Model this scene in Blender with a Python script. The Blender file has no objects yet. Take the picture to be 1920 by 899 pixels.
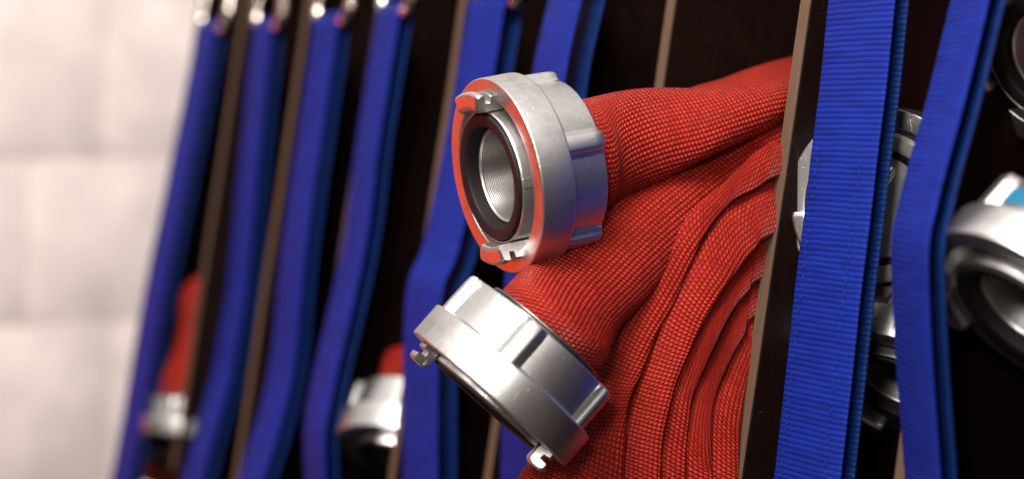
import bpy, bmesh, math, random
from mathutils import Vector, Matrix, noise

random.seed(7)
SC = bpy.context.scene
COL = SC.collection
R = math.radians

# ------------------------------------------------------------------ camera
FPX = 3733.0                       # focal length in pixels of a 1920 wide frame (70 mm)
YAW = math.atan2(2360.0, FPX)      # angle between the view and the rack front
PITCH = R(3.58)
S_, C_ = math.sin(YAW), math.cos(YAW)
RIGHT = Vector((S_, C_, 0))
FH = Vector((-C_, S_, 0))
FWD = FH * math.cos(PITCH) - Vector((0, 0, 1)) * math.sin(PITCH)
UP = FH * math.sin(PITCH) + Vector((0, 0, 1)) * math.cos(PITCH)
P = 0.1144                         # pitch of the rack compartments
LEAN = 0.178                       # the rack front leans back
LS = math.sqrt(1 + LEAN * LEAN)


def raydir(px, py):
    return FWD + RIGHT * ((px - 960) / FPX) - UP * ((py - 449.5) / FPX)


_d6 = raydir(1510, 0) * 1.01
CAM = Vector((6 * P - _d6.x, 0, 1.45))
CAM.y = LEAN * (CAM.z + _d6.z - 1.45) - _d6.y      # front plane: y = LEAN*(z-1.45)


def at(px, py, Z):
    return CAM + raydir(px, py) * Z


def cdir(x, y, z):
    """direction given as right / down / away"""
    return (RIGHT * x - UP * y + FWD * z).normalized()


def front_y(z):
    return LEAN * (z - 1.45)


def on_x(px, py, X):
    d = raydir(px, py)
    return CAM + d * ((X - CAM.x) / d.x)


cam_data = bpy.data.cameras.new("camera")
cam = bpy.data.objects.new("camera", cam_data)
COL.objects.link(cam)
SC.camera = cam
m = Matrix((RIGHT, UP, -FWD)).transposed().to_4x4()
m.translation = CAM
cam.matrix_world = m
cam_data.sensor_width = 36
cam_data.lens = FPX / 1920 * 36
cam_data.clip_start = 0.02
cam_data.clip_end = 50
cam_data.dof.use_dof = True
cam_data.dof.focus_distance = 0.985
cam_data.dof.aperture_fstop = 3.4
cam_data.dof.aperture_blades = 0

# ------------------------------------------------------------------ world: dim hall round the rack
w = bpy.data.worlds.new("World")
SC.world = w
w.use_nodes = True
nt = w.node_tree
nt.nodes.clear()
wo = nt.nodes.new("ShaderNodeOutputWorld")
bg = nt.nodes.new("ShaderNodeBackground")
tc = nt.nodes.new("ShaderNodeTexCoord")
sep = nt.nodes.new("ShaderNodeSeparateXYZ")
nt.links.new(tc.outputs["Generated"], sep.inputs[0])
mr = nt.nodes.new("ShaderNodeMapRange")
mr.interpolation_type = 'SMOOTHSTEP'
mr.inputs[1].default_value = 0.02
mr.inputs[2].default_value = 0.68
nt.links.new(sep.outputs[2], mr.inputs[0])
mx = nt.nodes.new("ShaderNodeMix")
mx.data_type = 'RGBA'
mx.inputs[6].default_value = (0.075, 0.056, 0.050, 1)
mx.inputs[7].default_value = (1.0, 0.94, 0.89, 1)
nt.links.new(mr.outputs[0], mx.inputs[0])
dt = nt.nodes.new("ShaderNodeVectorMath")
dt.operation = 'DOT_PRODUCT'
dt.inputs[1].default_value = Vector((-0.93, -0.32, -0.17)).normalized()
nt.links.new(tc.outputs["Generated"], dt.inputs[0])
mr2 = nt.nodes.new("ShaderNodeMapRange")
mr2.interpolation_type = 'SMOOTHSTEP'
mr2.inputs[1].default_value = 0.915
mr2.inputs[2].default_value = 0.962
nt.links.new(dt.outputs["Value"], mr2.inputs[0])
mx2 = nt.nodes.new("ShaderNodeMix")
mx2.data_type = 'RGBA'
mx2.inputs[7].default_value = (1.35, 0.085, 0.012, 1)
nt.links.new(mr2.outputs[0], mx2.inputs[0])
nt.links.new(mx.outputs[2], mx2.inputs[6])
nt.links.new(mx2.outputs[2], bg.inputs[0])
bg.inputs[1].default_value = 1.0
nt.links.new(bg.outputs[0], wo.inputs[0])


def area(name, loc, target, size, power, color=(1, 0.94, 0.88), size_y=None):
    l = bpy.data.lights.new(name, 'AREA')
    l.energy = power
    l.color = color
    l.size = size
    if size_y:
        l.shape = 'RECTANGLE'
        l.size_y = size_y
    o = bpy.data.objects.new(name, l)
    COL.objects.link(o)
    o.location = loc
    o.rotation_euler = (Vector(target) - Vector(loc)).to_track_quat('-Z', 'Y').to_euler()
    return o


FOCUS = at(1100, 450, 1.0)
area("flash_lamp", CAM + UP * 0.20 - RIGHT * 0.10, FOCUS, 0.10, 4.2)
area("ceiling_lamp", CAM + UP * 1.15 - RIGHT * 0.25 + FWD * 0.10, FOCUS, 0.40, 20)
area("hall_lamp", Vector((0.95, -0.9, 2.35)), Vector((-0.56, 0.0, 1.35)), 0.8, 25, (1, 0.90, 0.855))
SC.view_settings.view_transform = 'Standard'
SC.view_settings.look = 'None'
SC.view_settings.exposure = 0
SC.view_settings.gamma = 1
SC.render.engine = 'CYCLES'
SC.cycles.use_denoising = True
SC.cycles.max_bounces = 6
SC.cycles.sample_clamp_indirect = 4


# ------------------------------------------------------------------ helpers
def tag(o, label=None, cat=None, group=None, kind=None):
    if label: o["label"] = label
    if cat: o["category"] = cat
    if group: o["group"] = group
    if kind: o["kind"] = kind
    return o


def empty(name, loc, label, cat, group=None):
    o = bpy.data.objects.new(name, None)
    o.empty_display_size = 0.02
    COL.objects.link(o)
    o.location = loc
    return tag(o, label, cat, group)


def put(name, bm, mats, parent=None, smooth=True, autosmooth=None):
    me = bpy.data.meshes.new(name)
    bm.normal_update()
    if autosmooth is not None:
        for e in bm.edges:
            e.smooth = not (len(e.link_faces) == 2 and e.calc_face_angle(0) > autosmooth)
    for f in bm.faces:
        f.smooth = smooth
    bm.to_mesh(me)
    bm.free()
    for mt in (mats if isinstance(mats, (list, tuple)) else [mats]):
        me.materials.append(mt)
    o = bpy.data.objects.new(name, me)
    COL.objects.link(o)
    if parent:
        o.parent = parent
        # meshes given in world space under a located parent
    return o


def put_world(name, bm, mats, parent, **k):
    """mesh coordinates are world space; the parent Empty has a pure translation"""
    bmesh.ops.translate(bm, verts=bm.verts, vec=-parent.location)
    return put(name, bm, mats, parent, **k)


class NB:
    """small node-tree builder"""
    def __init__(self, name):
        self.m = bpy.data.materials.new(name)
        self.m.use_nodes = True
        self.t = self.m.node_tree
        self.b = self.t.nodes["Principled BSDF"]

    def n(self, typ, **k):
        x = self.t.nodes.new(typ)
        for a, v in k.items():
            setattr(x, a, v)
        return x

    def link(self, a, b):
        self.t.links.new(a, b)

    def math(self, op, a, b=None, c=None):
        x = self.n("ShaderNodeMath", operation=op)
        for i, v in enumerate((a, b, c)):
            if v is None: continue
            if isinstance(v, (int, float)): x.inputs[i].default_value = v
            else: self.link(v, x.inputs[i])
        return x.outputs[0]

    def noise(self, vec, scale, detail=3, rough=0.55):
        x = self.n("ShaderNodeTexNoise")
        x.inputs["Scale"].default_value = scale
        x.inputs["Detail"].default_value = detail
        x.inputs["Roughness"].default_value = rough
        if vec is not None: self.link(vec, x.inputs["Vector"])
        return x.outputs[0]

    def mapping(self, vec, scale):
        x = self.n("ShaderNodeMapping")
        x.inputs["Scale"].default_value = scale
        self.link(vec, x.inputs["Vector"])
        return x.outputs[0]

    def coord(self, which="Object"):
        return self.n("ShaderNodeTexCoord").outputs[which]

    def ramp(self, fac, stops):
        x = self.n("ShaderNodeValToRGB")
        el = x.color_ramp.elements
        while len(el) < len(stops): el.new(0.5)
        for e, (p, c) in zip(el, stops):
            e.position = p
            e.color = (*c, 1) if len(c) == 3 else c
        self.link(fac, x.inputs[0])
        return x.outputs[0]

    def bump(self, h, dist, strength=1.0, normal=None):
        x = self.n("ShaderNodeBump")
        x.inputs["Strength"].default_value = strength
        x.inputs["Distance"].default_value = dist
        self.link(h, x.inputs["Height"])
        if normal is not None: self.link(normal, x.inputs["Normal"])
        return x.outputs[0]

    def set(self, **k):
        for a, v in k.items():
            s = self.b.inputs[a.replace("_", " ")]
            if hasattr(v, "links") or isinstance(v, bpy.types.NodeSocket): self.link(v, s)
            elif isinstance(v, tuple) and len(v) == 3 and s.type == 'RGBA': s.default_value = (*v, 1)
            else: s.default_value = v
        return self


# ------------------------------------------------------------------ materials
def mat_aluminium():
    b = NB("cast aluminium")
    co = b.coord()
    n1 = b.noise(co, 45, 6, 0.72)
    n2 = b.noise(co, 1100, 3)
    n4 = b.noise(co, 150, 4, 0.7)
    # handling scratches: thin stretched streaks in two directions
    sc = None
    for rot, scl in (((0.4, 0.9, 0.3), (1300, 40, 40)), ((1.1, 0.2, 1.4), (36, 1300, 36))):
        mp = b.n("ShaderNodeMapping")
        mp.inputs["Rotation"].default_value = rot
        mp.inputs["Scale"].default_value = scl
        b.link(co, mp.inputs["Vector"])
        t = b.n("ShaderNodeMapRange")
        t.inputs[1].default_value = 0.70; t.inputs[2].default_value = 0.78
        b.link(b.noise(mp.outputs[0], 1.0, 2, 0.5), t.inputs[0])
        sc = t.outputs[0] if sc is None else b.math('MAXIMUM', sc, t.outputs[0])
    vo = b.n("ShaderNodeTexVoronoi", feature='F1')
    vo.inputs["Scale"].default_value = 210
    b.link(co, vo.inputs["Vector"])
    pit = b.n("ShaderNodeMapRange")
    pit.inputs[1].default_value = 0.04; pit.inputs[2].default_value = 0.16
    b.link(vo.outputs["Distance"], pit.inputs[0])
    mixn = b.math('ADD', b.math('MULTIPLY', n1, 0.6), b.math('MULTIPLY', n4, 0.4))
    col = b.ramp(mixn, [(0.34, (0.43, 0.415, 0.405)), (0.5, (0.60, 0.59, 0.58)), (0.68, (0.69, 0.68, 0.67))])
    rg = b.n("ShaderNodeMapRange")
    rg.inputs[1].default_value = 0.3; rg.inputs[2].default_value = 0.7
    rg.inputs[3].default_value = 0.41; rg.inputs[4].default_value = 0.33
    b.link(mixn, rg.inputs[0])
    h = b.math('ADD', b.math('MULTIPLY', n2, 0.30), b.math('MULTIPLY', pit.outputs[0], 0.8))
    h = b.math('ADD', h, b.math('MULTIPLY', sc, -0.7))
    nm = b.bump(h, 0.00016, 0.75)
    gm = b.n("ShaderNodeMix", data_type='RGBA')          # grime caught in the scratches
    gm.inputs[7].default_value = (0.20, 0.19, 0.185, 1)
    b.link(b.math('MULTIPLY', sc, 0.6), gm.inputs[0])
    b.link(col, gm.inputs[6])
    b.set(Base_Color=gm.outputs[2], Metallic=1.0, Roughness=rg.outputs[0], Normal=nm)
    return b.m


def mat_bore():
    b = NB("machined bore")
    co = b.coord()
    wv = b.n("ShaderNodeTexWave", wave_type='BANDS', bands_direction='Z')
    wv.inputs["Scale"].default_value = 330
    wv.inputs["Distortion"].default_value = 1.2
    wv.inputs["Detail"].default_value = 2
    b.link(co, wv.inputs["Vector"])
    b.set(Base_Color=(0.42, 0.41, 0.40), Metallic=1.0, Roughness=0.42, Normal=b.bump(wv.outputs[1], 0.00022, 0.7))
    return b.m


def mat_rubber():
    b = NB("black rubber")
    b.set(Base_Color=(0.008, 0.005, 0.005), Specular_IOR_Level=0.3, Roughness=0.6, Normal=b.bump(b.noise(b.coord(), 400, 3), 0.0002, 0.3))
    return b.m


def mat_weave(name, base, dark, hi):
    b = NB(name)
    uv = b.n("ShaderNodeUVMap").outputs[0]
    s = b.n("ShaderNodeSeparateXYZ")
    b.link(uv, s.inputs[0])
    wob = b.noise(uv, 45, 2)
    wv = b.math('MULTIPLY', b.math('SUBTRACT', wob, 0.5), 0.0010)
    u = b.math('DIVIDE', b.math('ADD', s.outputs[0], wv), 0.0026)
    v0 = b.math('DIVIDE', b.math('ADD', s.outputs[1], wv), 0.0021)
    fl = b.math('FLOOR', u)
    fu = b.math('SUBTRACT', b.math('FRACT', u), 0.5)
    v1 = b.math('ADD', v0, b.math('MULTIPLY', fl, 0.5))
    v = b.math('ADD', v1, b.math('MULTIPLY', fu, 0.48))          # slanted floats
    fv = b.math('SUBTRACT', b.math('FRACT', v), 0.5)
    rr = b.math('ADD', b.math('POWER', b.math('MULTIPLY', b.math('ABSOLUTE', fu), 1.85), 2.0), b.math('POWER', b.math('MULTIPLY', b.math('ABSOLUTE', fv), 2.0), 2.0))
    h = b.math('SQRT', b.math('MAXIMUM', b.math('SUBTRACT', 1.0, rr), 0.0))
    # fine filaments along each float
    fil = b.math('MULTIPLY', b.math('SINE', b.math('MULTIPLY', b.math('ADD', v, b.math('MULTIPLY', fu, 0.5)), 36.0)), 0.04)
    cell = b.n("ShaderNodeCombineXYZ")
    b.link(fl, cell.inputs[0]); b.link(b.math('FLOOR', v), cell.inputs[1])
    wn = b.n("ShaderNodeTexWhiteNoise", noise_dimensions='2D')
    b.link(cell.outputs[0], wn.inputs[0])
    hh = b.math('ADD', b.math('MULTIPLY', h, b.math('ADD', 0.8, b.math('MULTIPLY', wn.outputs[0], 0.35))), fil)
    nm = b.bump(hh, 0.0016, 1.0)
    tone = b.math('ADD', b.math('MULTIPLY', wn.outputs[0], 0.35), b.math('MULTIPLY', b.noise(uv, 30, 3), 0.65))
    col = b.ramp(tone, [(0.25, dark), (0.5, base), (0.8, hi)])
    gap = b.n("ShaderNodeMix", data_type='RGBA')         # shade between the raised floats, painted into the colour
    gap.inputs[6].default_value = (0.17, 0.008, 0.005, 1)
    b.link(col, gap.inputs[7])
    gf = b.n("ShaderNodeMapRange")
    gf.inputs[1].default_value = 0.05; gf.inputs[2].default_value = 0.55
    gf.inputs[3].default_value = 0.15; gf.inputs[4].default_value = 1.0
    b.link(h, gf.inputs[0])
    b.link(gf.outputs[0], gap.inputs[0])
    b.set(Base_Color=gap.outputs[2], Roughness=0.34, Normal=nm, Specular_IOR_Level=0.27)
    return b.m


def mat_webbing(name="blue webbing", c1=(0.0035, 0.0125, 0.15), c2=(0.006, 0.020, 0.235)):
    b = NB(name)
    uv = b.n("ShaderNodeUVMap").outputs[0]
    s = b.n("ShaderNodeSeparateXYZ")
    b.link(uv, s.inputs[0])
    wob = b.math('MULTIPLY', b.math('SUBTRACT', b.noise(uv, 60, 3), 0.5), 0.0010)
    v = b.math('DIVIDE', b.math('ADD', s.outputs[1], wob), 0.0027)
    rib = b.math('ABSOLUTE', b.math('SINE', b.math('MULTIPLY', v, math.pi)))
    u = b.math('DIVIDE', s.outputs[0], 0.0008)
    yarn = b.math('ABSOLUTE', b.math('SINE', b.math('MULTIPLY', u, math.pi)))
    h = b.math('ADD', rib, b.math('MULTIPLY', yarn, 0.25))
    nm = b.bump(h, 0.00042, 0.8)
    col = b.ramp(b.noise(b.mapping(uv, (30, 160, 1)), 1.0, 4), [(0.3, c1), (0.7, c2)])
    b.set(Base_Color=col, Roughness=0.6, Normal=nm, Specular_IOR_Level=0.12)
    return b.m


def mat_film():
    b = NB("dark film faced plywood")
    co = b.coord()
    sc = b.noise(b.mapping(co, (30, 260, 40)), 1.0, 5, 0.7)
    spot = b.noise(co, 45, 5, 0.7)
    col = b.ramp(spot, [(0.35, (0.006, 0.0022, 0.0016)), (0.72, (0.009, 0.0036, 0.0026)), (0.86, (0.022, 0.013, 0.010))])
    rg = b.n("ShaderNodeMapRange")
    rg.inputs[3].default_value = 0.32; rg.inputs[4].default_value = 0.62
    mp = b.n("ShaderNodeMapping")
    mp.inputs["Rotation"].default_value = (0.5, 0, 0)
    mp.inputs["Scale"].default_value = (60, 60, 500)
    b.link(co, mp.inputs["Vector"])
    ts = b.n("ShaderNodeMapRange")
    ts.inputs[1].default_value = 0.70; ts.inputs[2].default_value = 0.80
    b.link(b.noise(mp.outputs[0], 1.0, 3, 0.6), ts.inputs[0])
    gm = b.n("ShaderNodeMix", data_type='RGBA')
    gm.inputs[7].default_value = (0.085, 0.062, 0.052, 1)
    b.link(b.math('MULTIPLY', ts.outputs[0], 0.7), gm.inputs[0])
    b.link(col, gm.inputs[6])
    col = gm.outputs[2]
    b.link(sc, rg.inputs[0])
    b.set(Base_Color=col, Roughness=rg.outputs[0], Normal=b.bump(sc, 0.0002, 0.2))
    b.b.inputs["Specular IOR Level"].default_value = 0.16
    return b.m


def mat_plyedge():
    b = NB("plywood edge")
    co = b.coord()
    ply = b.n("ShaderNodeTexWave", wave_type='BANDS', bands_direction='X')
    ply.inputs["Scale"].default_value = 130
    ply.inputs["Distortion"].default_value = 0.8
    ply.inputs["Detail Scale"].default_value = 40
    b.link(co, ply.inputs["Vector"])
    gr = b.noise(b.mapping(co, (1500, 200, 60)), 1.0, 4, 0.65)
    fac = b.math('ADD', b.math('MULTIPLY', ply.outputs[1], 0.25), b.math('MULTIPLY', gr, 0.75))
    col = b.ramp(fac, [(0.15, (0.058, 0.030, 0.016)), (0.5, (0.085, 0.046, 0.025)), (0.9, (0.125, 0.072, 0.041))])
    b.set(Base_Color=col, Roughness=0.7, Normal=b.bump(gr, 0.0006, 0.5))
    return b.m


def mat_plain(name, col, rough=0.5, metal=0.0, ns=0, nd=0.0002):
    b = NB(name)
    co = b.coord()
    c2 = tuple(min(1, x * 1.18) for x in col)
    c1 = tuple(x * 0.86 for x in col)
    b.set(Base_Color=b.ramp(b.noise(co, 14, 5, 0.65), [(0.3, c1), (0.7, c2)]), Roughness=rough, Metallic=metal)
    if ns:
        b.set(Normal=b.bump(b.noise(co, ns, 4), nd, 0.6))
    return b.m


ALU = mat_aluminium()
BORE = mat_bore()
RUBBER = mat_rubber()
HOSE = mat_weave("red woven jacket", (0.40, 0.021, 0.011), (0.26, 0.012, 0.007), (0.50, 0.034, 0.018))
WEB = mat_webbing()
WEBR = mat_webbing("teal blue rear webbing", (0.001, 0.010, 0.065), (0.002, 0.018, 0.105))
FILM = mat_film()
PLY = mat_plyedge()
STEEL = mat_plain("polished steel", (0.72, 0.66, 0.60), 0.16, 1.0)
WIRE = mat_plain("clamp wire", (0.20, 0.19, 0.18), 0.35, 1.0)
ROLLER = mat_plain("black roller", (0.02, 0.02, 0.02), 0.35)
TEAL = mat_plain("teal tape", (0.005, 0.11, 0.19), 0.45)
PAINT = mat_plain("white wall paint", (0.76, 0.675, 0.645), 0.75, 0.0, 160, 0.0008)
CAPM = mat_plain("dull grey cap", (0.40, 0.39, 0.37), 0.42, 0.3, 300, 0.0002)
THREAD = mat_plain("blue thread", (0.005, 0.018, 0.18), 0.6)


# ------------------------------------------------------------------ wall
def box(bm, lo, hi, bev=0.0, seg=2):
    r = bmesh.ops.create_cube(bm, size=1.0)
    vs = r['verts']
    c = [(a + b_) / 2 for a, b_ in zip(lo, hi)]
    d = [b_ - a for a, b_ in zip(lo, hi)]
    for v in vs:
        v.co = Vector((c[0] + v.co.x * d[0], c[1] + v.co.y * d[1], c[2] + v.co.z * d[2]))
    if bev:
        es = {e for v in vs for e in v.link_edges}
        bmesh.ops.bevel(bm, geom=list(es), offset=bev, segments=seg, profile=0.5, affect='EDGES', clamp_overlap=True)


XW = -0.56
YW = on_x(-60, 450, XW).y            # the wall ends a little beyond the picture edge
j1 = on_x(150, 297, XW)
j2 = on_x(150, 607, XW)
COURSE = j1.z - j2.z
v1 = on_x(198, 150, XW).y
v2 = on_x(56, 450, XW).y
BL = abs(v1 - v2) * 4
bm = bmesh.new()
box(bm, (XW - 0.10, YW, 0.6), (XW - 0.0018, 1.2, 2.5))
for k in range(-4, 6):
    z0 = j2.z + (k - 1) * COURSE
    off = v1 if k % 2 == 0 else v2
    i0 = int(math.floor((YW - off) / BL)) - 1
    for i in range(i0, i0 + int(2.4 / BL) + 3):
        y0 = off + i * BL
        lo, hi = max(y0 + 0.003, YW), min(y0 + BL - 0.003, 1.2)
        if hi - lo < 0.02: continue
        jx = random.uniform(-0.0008, 0.0008)
        box(bm, (XW - 0.05, lo, z0 + 0.004), (XW + jx, hi, z0 + COURSE - 0.004), 0.001, 2)
wall = put("block_wall", bm, PAINT, autosmooth=R(40))
tag(wall, "white painted block wall left of the dark hose rack, out of focus", "wall")

# ------------------------------------------------------------------ rack
TH = 0.0092
DEPTH = 0.42
Z_LO, Z_HI = 1.17, 1.64
rack = empty("hose_rack", (0.4, 0.1, Z_LO),
             "dark brown plywood rack of upright partition boards with bare wood front edges", "rack")
ns = [-0.78] + list(range(0, 10))
for n in ns:
    bm = bmesh.new()
    x0 = n * P - 0.004
    prof = [(front_y(Z_LO), Z_LO), (front_y(Z_LO) + DEPTH, Z_LO), (front_y(Z_HI) + DEPTH, Z_HI), (front_y(Z_HI), Z_HI)]
    # front edge subdivided with a slight hand-sawn waviness
    K = 40
    pts = []
    for i in range(K + 1):
        z = Z_HI + (Z_LO - Z_HI) * i / K
        pts.append((front_y(z) + 0.0006 * noise.noise(Vector((n * 3.1, z * 14, 0))), z))
    loop = [(prof[1][0], prof[1][1]), (prof[2][0], prof[2][1])] + pts
    va = [bm.verts.new((x0, y, z)) for y, z in loop]
    vb = [bm.verts.new((x0 + TH, y, z)) for y, z in loop]
    fa = bm.faces.new(va); fb = bm.faces.new(list(reversed(vb)))
    fa.material_index = fb.material_index = 0
    for i in range(len(loop)):
        j = (i + 1) % len(loop)
        f = bm.faces.new((va[j], va[i], vb[i], vb[j]))
        f.material_index = 1
    bmesh.ops.recalc_face_normals(bm, faces=bm.faces)
    es = [e for e in bm.edges if (e.verts[0] in va and e.verts[1] in va or e.verts[0] in vb and e.verts[1] in vb)
          and max(v.co.y for v in e.verts) < front_y(e.verts[0].co.z) + 0.02]
    bmesh.ops.bevel(bm, geom=es, offset=0.0007, segments=2, profile=0.5, affect='EDGES')
    put_world("partition_board", bm, [FILM, PLY], rack, smooth=False)
bm = bmesh.new()
xa, xb = -0.78 * P, 9 * P + TH
y0, y1 = front_y(Z_LO) + DEPTH + 0.001, front_y(Z_HI) + DEPTH + 0.001
vs = [bm.verts.new(c) for c in ((xa, y0, Z_LO), (xb, y0, Z_LO), (xb, y1, Z_HI), (xa, y1, Z_HI),
                                (xa, y0 + .012, Z_LO), (xb, y0 + .012, Z_LO), (xb, y1 + .012, Z_HI), (xa, y1 + .012, Z_HI))]
for q in ((0, 1, 2, 3), (7, 6, 5, 4), (0, 4, 5, 1), (1, 5, 6, 2), (2, 6, 7, 3), (3, 7, 4, 0)):
    bm.faces.new([vs[i] for i in q])
put_world("back_panel", bm, FILM, rack, smooth=False)
bm = bmesh.new()
box(bm, (xa, front_y(Z_LO), Z_LO - 0.02), (xb, front_y(Z_LO) + DEPTH + 0.013, Z_LO - 0.001))
put_world("bottom_board", bm, FILM, rack, smooth=False)
bm = bmesh.new()
box(bm, (xa, front_y(Z_HI) + 0.004, Z_HI + 0.001), (xb, front_y(Z_HI) + DEPTH + 0.013, Z_HI + 0.02))  # unseen lid, added to keep overhead light out of the compartments
put_world("added_top_board", bm, FILM, rack, smooth=False)


# ------------------------------------------------------------------ generic sweeps
def catmull(pts, per):
    out = []
    n = len(pts)
    for i in range(n - 1):
        p0 = pts[max(i - 1, 0)]; p1 = pts[i]; p2 = pts[i + 1]; p3 = pts[min(i + 2, n - 1)]
        for k in range(per):
            t = k / per
            out.append(tuple(0.5 * ((2 * b) + (-a + c) * t + (2 * a - 5 * b + 4 * c - d) * t * t + (-a + 3 * b - 3 * c + d) * t ** 3)
                             for a, b, c, d in zip(p0, p1, p2, p3)))
    out.append(tuple(pts[-1]))
    return out


def loft(bm, rings, uv_name="UVMap", closed=True, uoff=0.0, caps=True):
    uvl = bm.loops.layers.uv.get(uv_name) or bm.loops.layers.uv.new(uv_name)
    nr = len(rings); m_ = len(rings[0])
    V = [[bm.verts.new(p) for p in r] for r in rings]
    # arc length round every ring, measured from the middle of its front
    per = []
    for r in rings:
        acc = [0.0]
        for i in range(m_ if closed else m_ - 1):
            acc.append(acc[-1] + (r[(i + 1) % m_] - r[i]).length)
        z0_ = acc[m_ // 4]
        per.append([a - z0_ for a in acc])
    cum = [0.0]
    for q in range(nr - 1):
        cum.append(cum[-1] + sum((rings[q + 1][i] - rings[q][i]).length for i in range(0, m_, 4)) / len(range(0, m_, 4)))
    for q in range(nr - 1):
        for i in range(m_ if closed else m_ - 1):
            j = (i + 1) % m_
            f = bm.faces.new((V[q][i], V[q][j], V[q + 1][j], V[q + 1][i]))
            us = (per[q][i], per[q][i + 1], per[q + 1][i + 1], per[q + 1][i])
            vs_ = (cum[q], cum[q], cum[q + 1], cum[q + 1])
            for l, a, b_ in zip(f.loops, us, vs_):
                l[uvl].uv = (a + uoff, b_)
    if closed and caps:
        bm.faces.new(list(reversed(V[0]))); bm.faces.new(V[-1])
    return V


def tube(bm, pts, rad, seg=12):
    rings = []
    up = Vector((0.123, 0.31, 0.94)).normalized()
    for i, p in enumerate(pts):
        d = (pts[min(i + 1, len(pts) - 1)] - pts[max(i - 1, 0)]).normalized()
        a = d.cross(up)
        if a.length < 1e-3: a = d.cross(Vector((1, 0, 0)))
        a.normalize(); b_ = d.cross(a).normalized()
        r_ = rad[i] if isinstance(rad, list) else rad
        rings.append([p + a * (r_ * math.cos(t)) + b_ * (r_ * math.sin(t)) for t in [2 * math.pi * k / seg for k in range(seg)]])
    loft(bm, rings)


def lathe(bm, prof, seg=128, mi=0):
    """prof: closed list of (r, z)"""
    rings = [[bm.verts.new((r * math.cos(2 * math.pi * k / seg), r * math.sin(2 * math.pi * k / seg), z)) for k in range(seg)] for r, z in prof]
    n = len(prof)
    for i in range(n):
        a, b_ = rings[i], rings[(i + 1) % n]
        for k in range(seg):
            f = bm.faces.new((a[k], a[(k + 1) % seg], b_[(k + 1) % seg], b_[k]))
            f.material_index = mi


# ------------------------------------------------------------------ coupling (front face at z = 0, axis +z, metres)
MM = 0.001


def mmp(prof):
    return [(r * MM, z * MM) for r, z in prof]


def rounded(prof, rad, seg=3):
    """round the corners of a closed polygon"""
    out = []
    n = len(prof)
    for i in range(n):
        p = Vector(prof[i]); a = Vector(prof[i - 1]); b_ = Vector(prof[(i + 1) % n])
        r_ = min(rad, (a - p).length * 0.45, (b_ - p).length * 0.45)
        s = p + (a - p).normalized() * r_; e = p + (b_ - p).normalized() * r_
        for k in range(seg + 1):
            t = k / seg
            out.append(tuple(s * (1 - t) ** 2 + p * 2 * t * (1 - t) + e * t * t))
    return out


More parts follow.
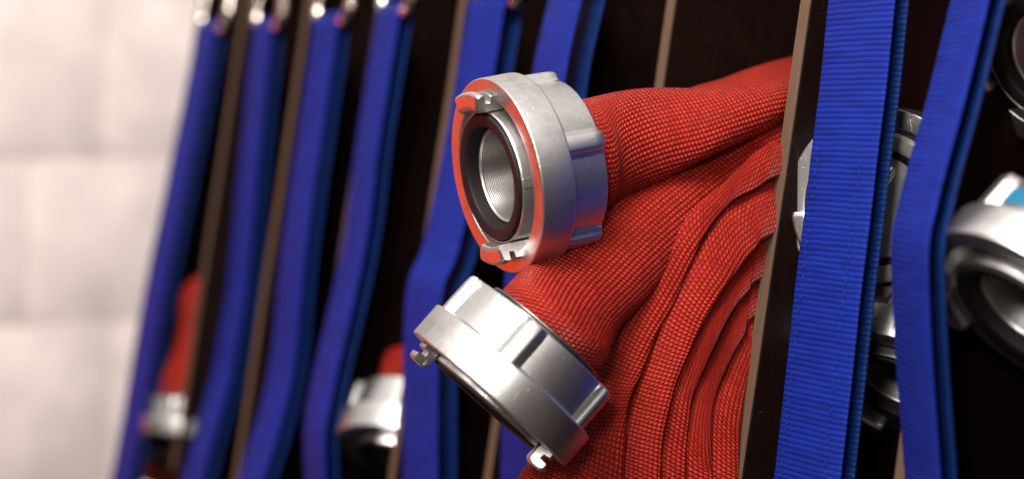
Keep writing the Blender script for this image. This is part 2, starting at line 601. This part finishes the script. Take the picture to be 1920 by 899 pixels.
def coupling_meshes():
    # collar: outer flange and gripping body, one casting with its ribs
    bm = bmesh.new()
    prof = [(39.4, -9), (39.4, 0), (49.0, 0), (49.2, -18.0), (42.6, -19.0), (42.0, -40), (31.0, -40), (31.0, -38), (36, -37), (36, -12), (36, -9)]
    lathe(bm, mmp(list(reversed(rounded(prof, 1.0, 4)))), 144)
    for k in range(5):
        ang = R(28 + 72 * k)
        rb = bmesh.new()
        rings = []
        for z, hgt, wd in ((-17.5, 4.4, 4.6), (-23, 4.4, 4.5), (-34, 4.3, 4.4), (-38.2, 4.1, 4.2), (-39.6, 3.3, 3.9), (-40.2, 1.2, 3.4), (-40.3, -1.5, 3.2)):
            ring = []
            for (uu, hh) in ((-1.75, -2), (-1.5, 0.06), (-1.18, 0.25), (-1.0, 0.62), (-0.86, 0.88), (-0.6, 1.0), (0.0, 1.03), (0.6, 1.0),
                             (0.86, 0.88), (1.0, 0.62), (1.18, 0.25), (1.5, 0.06), (1.75, -2)):
                h_ = hh * hgt if hh > -1 else -2.5
                r_ = 42.2 + h_
                ring.append(Vector((r_ * MM, uu * wd * MM, z * MM)))
            rings.append(ring)
        vv = [[rb.verts.new(p) for p in ring] for ring in rings]
        for q in range(len(vv) - 1):
            for i in range(len(vv[0])):
                j = (i + 1) % len(vv[0])
                rb.faces.new((vv[q][i], vv[q][j], vv[q + 1][j], vv[q + 1][i]))
        rb.faces.new(vv[-1]); rb.faces.new(list(reversed(vv[0])))
        bmesh.ops.recalc_face_normals(rb, faces=rb.faces)
        bmesh.ops.rotate(rb, verts=rb.verts, cent=(0, 0, 0), matrix=Matrix.Rotation(ang, 3, 'Z'))
        tmp = bpy.data.meshes.new("tmp"); rb.to_mesh(tmp); rb.free()
        bm.from_mesh(tmp); bpy.data.meshes.remove(tmp)
    bmesh.ops.recalc_face_normals(bm, faces=bm.faces)
    collar = bm
    # inner ring with the bore
    bm = bmesh.new()
    ring = [(35.6, -8.6), (33.7, -8.0), (33.6, 1.8), (33.0, 2.7), (32.3, 2.2), (32.0, -5), (24.6, -6.5), (24.4, -2.8), (23.2, -2.6), (22.6, -4), (22.2, -39), (30.5, -39), (30.5, -12), (35.4, -10.5)]
    lathe(bm, mmp(list(reversed(rounded(ring, 0.6, 3)))), 112)
    bmesh.ops.recalc_face_normals(bm, faces=bm.faces)
    for f in bm.faces:
        c = f.calc_center_median()
        rr = math.hypot(c.x, c.y)
        f.material_index = 1 if rr < 0.0226 and c.z < -0.003 else 0
    inner = bm
    # rubber seal
    bm = bmesh.new()
    seal = [(31.9, -4.5), (31.9, 3.2), (31.3, 4.1), (28.5, 4.0), (26.2, 3.5), (25.2, 2.8), (24.9, -1.6), (24.7, -5.5)]
    lathe(bm, mmp(list(reversed(rounded(seal, 0.9, 4)))), 96)
    bmesh.ops.recalc_face_normals(bm, faces=bm.faces)
    sealm = bm
    # hooked lug: (z, r) outline swept round the axis
    bm = bmesh.new()
    pr = [(-8.2, 34.0), (-8.2, 39.0), (-2.0, 39.2), (0.2, 40.2), (0.5, 42.6), (2.6, 42.6), (3.0, 39.2), (5.6, 39.0), (5.9, 43.4), (8.2, 43.2),
          (9.2, 42.0), (9.4, 36.5), (8.4, 34.3), (7.0, 33.9)]
    pr = [(z * (1.05 if z > 0 else 1), r_) for z, r_ in pr]
    pr = rounded([(a * MM, b_ * MM) for a, b_ in pr], 0.0005, 3)
    NS = 18
    rings = []
    for k in range(NS + 1):
        t = -1 + 2 * k / NS
        ang = R(18.5) * t
        e = max(0.0, abs(t) - 0.90) / 0.10           # soften the two ends
        rings.append([Vector(((r_ - 0.0006 * e * (1 if r_ > 0.037 else -1)) * math.cos(ang), r_ * math.sin(ang), z - 0.0007 * e)) for z, r_ in pr])
    vv = [[bm.verts.new(p) for p in ring] for ring in rings]
    for q in range(NS):
        for i in range(len(pr)):
            j = (i + 1) % len(pr)
            bm.faces.new((vv[q][i], vv[q][j], vv[q + 1][j], vv[q + 1][i]))
    bm.faces.new(vv[0]); bm.faces.new(list(reversed(vv[-1])))
    bmesh.ops.recalc_face_normals(bm, faces=bm.faces)
    lug = bm
    # clamp wires where the jacket enters
    bm = bmesh.new()
    for zz in (-40.9, -42.5):
        lathe(bm, mmp([(32.6 + 1.0 * math.cos(t), zz + 0.8 * math.sin(t)) for t in [2 * math.pi * k / 8 for k in range(8)]]), 72)
    bmesh.ops.recalc_face_normals(bm, faces=bm.faces)
    clamp = bm

    def mk(name, bm_, mats, sm):
        me = put(name, bm_, mats, autosmooth=R(sm))
        d = me.data
        bpy.data.objects.remove(me)
        return d
    return dict(coupling=mk("coupling", collar, ALU, 38), inner_ring=mk("inner_ring", inner, [ALU, BORE], 45),
                seal=mk("seal", sealm, RUBBER, 60), lug=mk("lug", lug, ALU, 40), clamp_ring=mk("clamp_ring", clamp, WIRE, 80))


CM = coupling_meshes()


def add_coupling(parent, centre, axis, e1, lug_phase=0.0, tape=None, cap=False):
    """axis: unit vector out of the front face; e1: direction of the first lug"""
    zc = axis.normalized()
    xc = (e1 - zc * e1.dot(zc)).normalized()
    yc = zc.cross(xc)
    M = Matrix((xc, yc, zc)).transposed().to_4x4()
    M.translation = centre - parent.location
    c = bpy.data.objects.new("coupling", CM["coupling"])
    COL.objects.link(c)
    c.parent = parent
    c.matrix_local = M
    for nm in ("inner_ring", "seal", "clamp_ring"):
        o = bpy.data.objects.new(nm, CM[nm]); COL.objects.link(o); o.parent = c
    for k in (0, 1):
        o = bpy.data.objects.new("lug", CM["lug"]); COL.objects.link(o); o.parent = c
        o.rotation_euler = (0, 0, lug_phase + math.pi * k)
    if tape is not None:
        bm = bmesh.new()
        rings = []
        for k in range(17):
            a = R(tape[0] + (tape[1] - tape[0]) * k / 16)
            rings.append([Vector((r_ * MM * math.cos(a), r_ * MM * math.sin(a), z * MM)) for r_, z in ((42.1, -24.5), (43.0, -24.5), (43.0, -33), (42.1, -33))])
        loft(bm, rings)
        bmesh.ops.recalc_face_normals(bm, faces=bm.faces)
        put("marking_tape", bm, TEAL, c, autosmooth=R(40))
    if cap:
        bm = bmesh.new()
        lathe(bm, mmp(list(reversed(rounded([(0.2, 1.0), (0.2, 3.6), (20, 3.4), (27, 2.6), (30, 4.6), (36, 4.6), (37.5, 3.2), (37.5, 1.0)], 0.8, 3)))), 96)
        bmesh.ops.recalc_face_normals(bm, faces=bm.faces)
        cp = put("blank_cap", bm, CAPM, c, autosmooth=R(40))
        bm = bmesh.new()
        pth = [(-26, 2, 0), (-21, 5, 0), (-12, 10, 0), (0, 12, 0), (12, 10, 0), (21, 5, 0), (26, 2, 0)]
        tube(bm, [Vector((x * .42 * MM, x * .62 * MM, z * MM)) for x, z, _ in catmull(pth, 6)], 0.0036, 16)
        put("handle", bm, STEEL, c)
    return c


# ------------------------------------------------------------------ main red hose
def ring_c(c, a, bf, bb, seg=56, ex=0.86):
    """closed cross-section: a = half width vector, bf / bb = half depth vectors to the front and the back"""
    out = []
    for k in range(seg):
        t = 2 * math.pi * k / seg
        ct, st = math.cos(t), math.sin(t)
        ct = math.copysign(abs(ct) ** ex, ct); st = math.copysign(abs(st) ** ex, st)
        out.append(c + a * ct + (bf if st > 0 else bb) * abs(st))
    return out


def px2m(dx, dy, Z):
    return RIGHT * (dx * Z / FPX) - UP * (dy * Z / FPX)


# couplings of the main hose
N1 = cdir(-0.882, 0.190, -0.432)
E1 = cdir(0.195, 0.977, 0.03)
N2 = cdir(-0.660, 0.744, -0.10)
E2 = cdir(0.745, 0.667, 0.0)
C1 = at(929, 331, 0.985)
C2 = at(916, 749, 0.965)

hose = empty("fire_hose", at(1380, 600, 1.0),
             "red woven fire hose bulging from the rack with two silver couplings in focus", "fire hose")
add_coupling(hose, C1, N1, E1, R(-5))
add_coupling(hose, C2, N2, E2, R(0))


def make_jacket(name, sweeps, parent):
    bm = bmesh.new()
    for i, rings in enumerate(sweeps):
        loft(bm, rings, uoff=i * 0.37)
    bmesh.ops.recalc_face_normals(bm, faces=bm.faces)
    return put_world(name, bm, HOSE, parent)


def interp_sections(secs, per=12):
    """secs: list of (c, a, bf, bb, ex); smooth interpolation"""
    flat = [tuple(c) + tuple(a) + tuple(bf) + tuple(bb) + (ex,) for c, a, bf, bb, ex in secs]
    out = []
    for f in catmull(flat, per):
        out.append(ring_c(Vector(f[0:3]), Vector(f[3:6]), Vector(f[6:9]), Vector(f[9:12]), ex=f[12]))
    return out


def wrinkle(rings, amp, sc, seed):
    for q, r in enumerate(rings):
        c = sum(r, Vector()) / len(r)
        for i, p in enumerate(r):
            d = (p - c).normalized()
            r[i] = p + d * (amp * noise.noise(p * sc + Vector((seed, 0, 0))))
    return rings


def circ_section(c, axis, e, rad):
    """round section on the coupling axis, ordered like ring_c with front = towards the camera"""
    b_ = axis.cross(e).normalized()
    if b_.dot(FWD) > 0: b_ = -b_
    return (c, e.normalized() * rad, b_ * rad, -b_ * rad, 1.0)


def sec(px, py, Z, ax, ay, az, bf, bb, ex=0.9, bdir=None):
    a = px2m(ax, ay, Z) + FWD * az
    bd = bdir if bdir is not None else -FWD
    bd = (bd - a * (bd.dot(a) / a.length_squared)).normalized()
    return (at(px, py, Z), a, bd * bf, -bd * bb, ex)


RH = 0.0296
sweeps = []
# upper end: from coupling 1 to the rack
up_secs = [circ_section(C1 - N1 * 0.030, N1, E1, RH * 0.97), circ_section(C1 - N1 * 0.043, N1, E1, RH),
           circ_section(C1 - N1 * 0.053, N1, E1, RH * 1.01),
           sec(1165, 272, 1.010, 14, 100, -0.004, 0.0235, 0.026, 1.0),
           sec(1230, 252, 1.014, 8, 87, -0.009, 0.0165, 0.022, 1.0),
           sec(1330, 226, 1.012, 2, 58, -0.011, 0.0095, 0.014, 1.0),
           sec(1410, 206, 1.020, 4, 38, -0.010, 0.010, 0.012, 1.0),
           sec(1480, 185, 1.030, 4, 22, -0.008, 0.007, 0.012, 1.0),
           sec(1560, 172, 1.065, 4, 20, -0.008, 0.006, 0.010, 1.0),
           sec(1660, 160, 1.110, 4, 20, -0.008, 0.006, 0.010, 1.0)]
sweeps.append(wrinkle(interp_sections(up_secs, 14), 0.0012, 26, 1.0))
# the far half of the flattened sleeve, rising into the compartment
bk_secs = [sec(1240, 215, 1.040, 4, 22, -0.010, 0.006, 0.006, 1.0),
           sec(1310, 196, 1.046, 3, 29, -0.016, 0.007, 0.006, 1.0),
           sec(1360, 182, 1.052, 0, 31, -0.022, 0.007, 0.006, 1.0),
           sec(1420, 160, 1.062, -2, 33, -0.030, 0.007, 0.006, 1.0),
           sec(1490, 140, 1.078, -2, 34, -0.034, 0.007, 0.006, 1.0),
           sec(1570, 122, 1.105, -2, 34, -0.034, 0.007, 0.006, 1.0)]
sweeps.append(wrinkle(interp_sections(bk_secs, 14), 0.0010, 26, 2.0))
# lower end: from coupling 2 up to the rack
lo_secs = [circ_section(C2 - N2 * 0.030, N2, E2, RH * 0.97), circ_section(C2 - N2 * 0.043, N2, E2, RH),
           circ_section(C2 - N2 * 0.053, N2, E2, RH),
           sec(1092, 536, 0.990, 72, 76, 0.0, 0.022, 0.026, 0.98),
           sec(1180, 458, 1.005, 54, 78, -0.004, 0.014, 0.026, 0.98),
           sec(1288, 364, 1.019, 34, 59, -0.004, 0.012, 0.026, 0.98),
           sec(1385, 290, 1.028, 20, 46, -0.004, 0.008, 0.026, 0.98),
           sec(1470, 246, 1.030, 10, 40, -0.003, 0.007, 0.026, 0.98),
           sec(1560, 215, 1.075, 6, 38, 0.0, 0.009, 0.026, 0.98)]
sweeps.append(wrinkle(interp_sections(lo_secs, 14), 0.0016, 24, 5.0))

# the packed layers behind, each one the rounded edge of a flat hose turning downwards
L = [
    [(1560, 262), (1462, 281), (1418, 301), (1387, 325), (1350, 362), (1309, 402), (1262, 455), (1215, 528), (1165, 610), (1118, 700), (1075, 780), (1030, 850), (1008, 899), (990, 980)],
    [(1560, 300), (1455, 328), (1418, 350), (1377, 371), (1349, 399), (1321, 434), (1296, 478), (1261, 560), (1225, 625), (1199, 695), (1178, 745), (1166, 800), (1160, 899), (1158, 980)],
    [(1560, 335), (1449, 365), (1399, 392), (1368, 412), (1346, 443), (1315, 493), (1290, 530), (1256, 592), (1230, 677), (1212, 730), (1194, 790), (1185, 840), (1183, 899), (1182, 980)],
    [(1560, 395), (1440, 440), (1415, 463), (1399, 480), (1381, 502), (1359, 530), (1341, 555), (1314, 602), (1283, 669), (1261, 722), (1246, 780), (1237, 830), (1232, 899), (1230, 980)],
    [(1560, 460), (1425, 522), (1402, 545), (1381, 567), (1362, 596), (1345, 629), (1332, 656), (1319, 686), (1304, 718), (1292, 752), (1286, 790), (1282, 840), (1281, 899), (1281, 980)],
    [(1560, 520), (1416, 589), (1394, 626), (1372, 664), (1356, 698), (1345, 725), (1339, 745), (1335, 765), (1332, 790), (1331, 815), (1331, 840), (1331, 870), (1331, 899), (1331, 980)],
    [(1580, 600), (1430, 640), (1410, 670), (1397, 710), (1390, 740), (1387, 760), (1385, 780), (1383, 800), (1382, 820), (1381, 840), (1380, 860), (1379, 880), (1378, 899), (1377, 980)],
]
ZB = [1.006, 1.010, 1.004, 1.008, 1.010, 1.010]
TILT = [0.38, 0.40, 0.44, 0.34, 0.32, 0.32]          # every layer lies over the next one like a shingle
for i in range(6):
    secs = []
    if i == 5:
        L[6] = [L[6][0]] + [(x_ + 1, y_) for x_, y_ in L[6][1:]]
    m_ = len(L[i])
    for k in range(m_):
        (xa_, ya_), (xb_, yb_) = L[i][k], L[i + 1][k]
        cx, cy = (xa_ + xb_) / 2, (ya_ + yb_) / 2
        hx, hy = (xb_ - xa_) / 2, (yb_ - ya_) / 2
        hw = math.hypot(hx, hy)
        g = 1.0 + 5.0 / max(hw, 6)                   # neighbours press into one another
        Z = ZB[i] + (0.030, 0.004, 0.001)[k] if k < 3 else ZB[i]
        Z -= 0.010 * k / m_
        hm = hw * Z / FPX
        # over-hang: the layer above covers the left edge, so widen towards the left
        secs.append(sec(cx - hx * 0.22, cy - hy * 0.22, Z, hx * (g + 0.2), hy * (g + 0.2), -hm * TILT[i], 0.0012 + 0.22 * hm, 0.040, 0.93))
    sweeps.append(wrinkle(interp_sections(secs, 10), 0.0014, 34, 9.0 + i * 3))
make_jacket("hose_jacket", sweeps, hose)


# ------------------------------------------------------------------ other hoses with couplings, parked in their compartments
def parked_hose(label, centre, axis, e1, lug, tape, bend_to, cap=False, size=1.0, group="parked hose ends in the rack"):
    root = empty("fire_hose", centre - axis * 0.05, label, "fire hose", group)
    cpl = add_coupling(root, centre, axis, e1, lug, tape, cap)
    cpl.scale = (size, size, size)
    RH = globals()["RH"] * size
    p0 = centre - axis * 0.034 * size
    p1 = centre - axis * 0.070 * size
    p3 = Vector(bend_to)
    e = axis.cross(Vector((0, 0, 1)))
    e = Vector((1, 0, 0)) if e.length < 0.1 else e.normalized()
    secs = [circ_section(p0, axis, e, RH), circ_section(p1, axis, e, RH * 0.98)]
    for t in (0.5, 1.0):
        c = p1 * (1 - t) + p3 * t - axis * 0.03 * (1 - t)
        d = (p3 - p1).normalized()
        wv = Vector((0, 0, 1)) - d * d.z
        wv.normalize()
        th = d.cross(wv).normalized()
        if th.dot(FWD) > 0: th = -th
        secs.append((c, wv * 0.038 * size, th * 0.020, -th * 0.020, 1.0))
    bm = bmesh.new()
    # keep the section vectors turning smoothly: same hand for every section
    for s_i in range(1, len(secs)):
        c, a, bf, bb, ex = secs[s_i]
        if a.dot(secs[s_i - 1][1]) < 0: secs[s_i] = (c, -a, bf, bb, ex)
    loft(bm, wrinkle(interp_sections(secs, 10), 0.001, 30, 3.3))
    bmesh.ops.recalc_face_normals(bm, faces=bm.faces)
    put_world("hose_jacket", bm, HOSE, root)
    return root


def inside(n, z, d):
    return Vector((n * P, front_y(z) + d, z))


# right compartment behind the near blue straps
parked_hose("coupling with dull grey blank cap between the two near blue straps, upper one",
            at(1648, 388, 0.985), cdir(-0.52, 0.05, -0.85), cdir(0.85, -0.20, -0.45), R(10), None, inside(6.6, 1.47, 0.14), True)
parked_hose("lower silver coupling tipped face down with one lug, between the two near blue straps",
            at(1692, 728, 1.000), cdir(-0.45, 0.80, -0.42), cdir(-0.6, 0.5, 0.3), R(20), None, inside(6.6, 1.43, 0.16))
# far right compartment
parked_hose("large blurred coupling with teal tape and dark bore at the right picture edge",
            at(1918, 590, 0.848), cdir(-0.66, 0.69, -0.28), cdir(0.72, 0.69, 0.0), R(60), (90, 300), inside(7.6, 1.50, 0.14))
parked_hose("blurred coupling cut off by the top right picture corner above the teal taped one",
            at(1985, 105, 0.895), cdir(-0.60, 0.45, -0.66), cdir(0.5, 0.86, 0.0), R(70), None, inside(7.6, 1.62, 0.14))
# left compartments
parked_hose("blurred coupling with its dark face down beside the fourth blue strap from the wall",
            at(758, 858, 1.335), cdir(-0.24, 0.86, -0.45), cdir(0.95, 0.3, 0.0), R(100), (-110, -50), at(960, 880, 1.385))
parked_hose("blurred coupling on red hose beside the strap nearest the white wall",
            at(342, 816, 1.611), cdir(-0.10, 0.98, -0.10), cdir(1, 0.1, 0), R(5), None, at(412, 545, 1.64), False, 0.72)


# ------------------------------------------------------------------ blue straps
def strap(label, edge, X, width=0.050, twist=0.0, gap=0.011, hook=True, back_shift=0.0):
    pts = [on_x(px, py, X) for px, py in edge]
    flat = catmull([tuple(p) for p in pts], 10)
    top = Vector(flat[0])
    root = empty("webbing_strap", top, label, "strap", "blue webbing straps")
    wd = Vector((math.cos(twist), -math.sin(twist), 0))
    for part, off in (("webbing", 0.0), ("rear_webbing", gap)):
        bm = bmesh.new()
        rings = []
        n_ = len(flat)
        for i, f in enumerate(flat):
            p = Vector(f)
            d = (Vector(flat[min(i + 1, n_ - 1)]) - Vector(flat[max(i - 1, 0)])).normalized()
            nrm = wd.cross(d).normalized()
            if nrm.y > 0: nrm = -nrm                     # outwards
            ease = 1.0
            q = p - nrm * (off * ease) + wd * (back_shift if off else 0.0)
            q = q + nrm * 0.0006 * noise.noise(p * 22)
            ring = []
            W2 = width / 2
            for uu, hh in ((-1, 0), (-0.985, 0.8), (-0.94, 1), (-0.5, 1.0), (0, 1.0), (0.5, 1.0), (0.94, 1), (0.985, 0.8), (1, 0),
                           (0.985, -0.8), (0.94, -1), (0, -1.0), (-0.94, -1), (-0.985, -0.8)):
                cup = 0.0010 * (1 - uu * uu)
                ring.append(q + wd * (W2 + uu * W2) + nrm * (hh * 0.0009 + cup))
            rings.append(ring)
        loft(bm, rings)
        bmesh.ops.recalc_face_normals(bm, faces=bm.faces)
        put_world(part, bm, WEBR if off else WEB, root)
    if hook:
        d = (Vector(flat[3]) - Vector(flat[0])).normalized()
        nrm = wd.cross(d).normalized()
        if nrm.y > 0: nrm = -nrm
        upv = -d
        ctr = top - nrm * (gap / 2)
        # webbing turned over the roller
        bm = bmesh.new()
        rings = []
        for k in range(13):
            t = math.pi * k / 12
            c_ = ctr + nrm * (gap / 2 * math.cos(t)) + upv * (gap / 2 * math.sin(t))
            o_ = (nrm * math.cos(t) + upv * math.sin(t)) * 0.0009
            rings.append([c_ + o_, c_ + o_ + wd * width, c_ - o_ + wd * width, c_ - o_])
        loft(bm, rings)
        bmesh.ops.recalc_face_normals(bm, faces=bm.faces)
        put_world("webbing_fold", bm, WEB, root)
        bm = bmesh.new()
        tube(bm, [ctr - wd * 0.003, ctr + wd * (width + 0.008)], gap / 2 - 0.0012, 20)
        put_world("roller", bm, ROLLER, root, autosmooth=R(50))
        bm = bmesh.new()
        pth = [(-0.004, 0.2), (-0.004, 0.03), (-0.004, 0.008), (0.0, 0.0), (0.007, -0.002), (width, -0.002), (width + 0.006, 0.0), (width + 0.011, 0.008), (width + 0.011, 0.03), (width + 0.011, 0.2)]
        pts3 = [Vector(q) for q in catmull([tuple(ctr + nrm * 0.001 + wd * (a - 0.0) + upv * b_) for a, b_ in pth], 6)]
        tube(bm, pts3, 0.0046, 16)
        put_world("hook_frame", bm, STEEL, root)
    return root, flat, wd


TW = R(13)


def xl(px, py, d=0.004):
    """X of the rack front (pushed out by d) under a pixel"""
    r = raydir(px, py)
    # solve CAM + r t with y = LEAN*(z-1.45) - d
    t = (LEAN * (CAM.z - 1.45) - d - CAM.y) / (r.y - LEAN * r.z)
    return (CAM + r * t).x


strap("blue strap nearest the white wall, leftmost of all, with steel hook",
      [(372, 50), (332, 250), (291, 450), (262, 600), (231, 780), (209, 899), (195, 970)], xl(372, 50), width=0.047, twist=R(4), gap=0.009)
strap("second blue strap from the white wall, narrow looking, curving left at its foot",
      [(476, 48), (455, 250), (436, 450), (425, 550), (402, 680), (375, 780), (345, 890), (325, 970)], xl(476, 48), width=0.047, twist=R(7), gap=0.009)
strap("third blue strap from the white wall, straight, with bright steel hook",
      [(590, 38), (560, 250), (531, 450), (511, 650), (490, 760), (456, 870), (430, 970)], xl(590, 38), width=0.047, twist=R(5), gap=0.009)
strap("fourth blue strap from the white wall, left of the blurred face down coupling",
      [(710, 20), (676, 220), (645, 450), (613, 600), (582, 730), (571, 800), (573, 899), (575, 970)], xl(710, 20), width=0.048, twist=R(10), gap=0.009)
strap("broad blue strap just left of both silver couplings, steel hook at top",
      [(880, 5), (843, 220), (797, 450), (764, 540), (757, 700), (756, 899), (756, 970)], xl(880, 5), twist=R(4), gap=0.013)
strap("blue strap passing behind the upper silver coupling of the red hose",
      [(1050, -90), (1030, 0), (1000, 140), (965, 400), (948, 520), (942, 700), (940, 899), (940, 970)], 4 * P + 0.012, twist=R(11), gap=0.014, hook=False)
rt, fl_, wd_ = strap("sharp blue ribbed strap right of the bare plywood edge, with stitch lines",
                     [(1567, -90), (1555, 0), (1530, 230), (1503, 450), (1478, 660), (1452, 899), (1444, 970)], xl(1555, 0, 0.006), width=0.0525, twist=R(5), gap=0.008, hook=False)
strap("blurred blue strap nearest the camera, bent at mid height, far right",
      [(1810, -90), (1785, 0), (1735, 200), (1690, 370), (1673, 450), (1675, 560), (1684, 700), (1700, 899), (1706, 970)], 7 * P + 0.004, twist=R(26), gap=0.007, hook=False)

# stitching on the sharp strap
bm = bmesh.new()
fl2 = [Vector(f) for f in fl_]


def on_strap(i, u):
    p = fl2[i]
    d = (fl2[min(i + 1, len(fl2) - 1)] - fl2[max(i - 1, 0)]).normalized()
    nrm = wd_.cross(d).normalized()
    if nrm.y > 0: nrm = -nrm
    return p + wd_ * (u * 0.0525) + nrm * (0.0016 + 0.0010 * (1 - (2 * u - 1) ** 2) * 0.6), d


i_st = min(range(len(fl2)), key=lambda i: abs((fl2[i] - on_x(1527, 272, fl2[0].x)).length))
for u in (0.14, 0.80):
    for i in range(i_st, len(fl2) - 1):
        a, d = on_strap(i, u); b_, _ = on_strap(i + 1, u)
        steps = max(1, int((b_ - a).length / 0.0032))
        for k in range(steps):
            p = a.lerp(b_, k / steps); q = a.lerp(b_, (k + 0.6) / steps)
            tube(bm, [p, p.lerp(q, 0.5), q], [0.0001, 0.0002, 0.0001], 6)
for k in range(12):
    a, d = on_strap(i_st, 0.14 + 0.66 * k / 12); b_, _ = on_strap(i_st, 0.14 + 0.66 * (k + 0.6) / 12)
    tube(bm, [a, a.lerp(b_, .5), b_], [0.0001, 0.0002, 0.0001], 6)
put_world("stitching", bm, THREAD, rt)
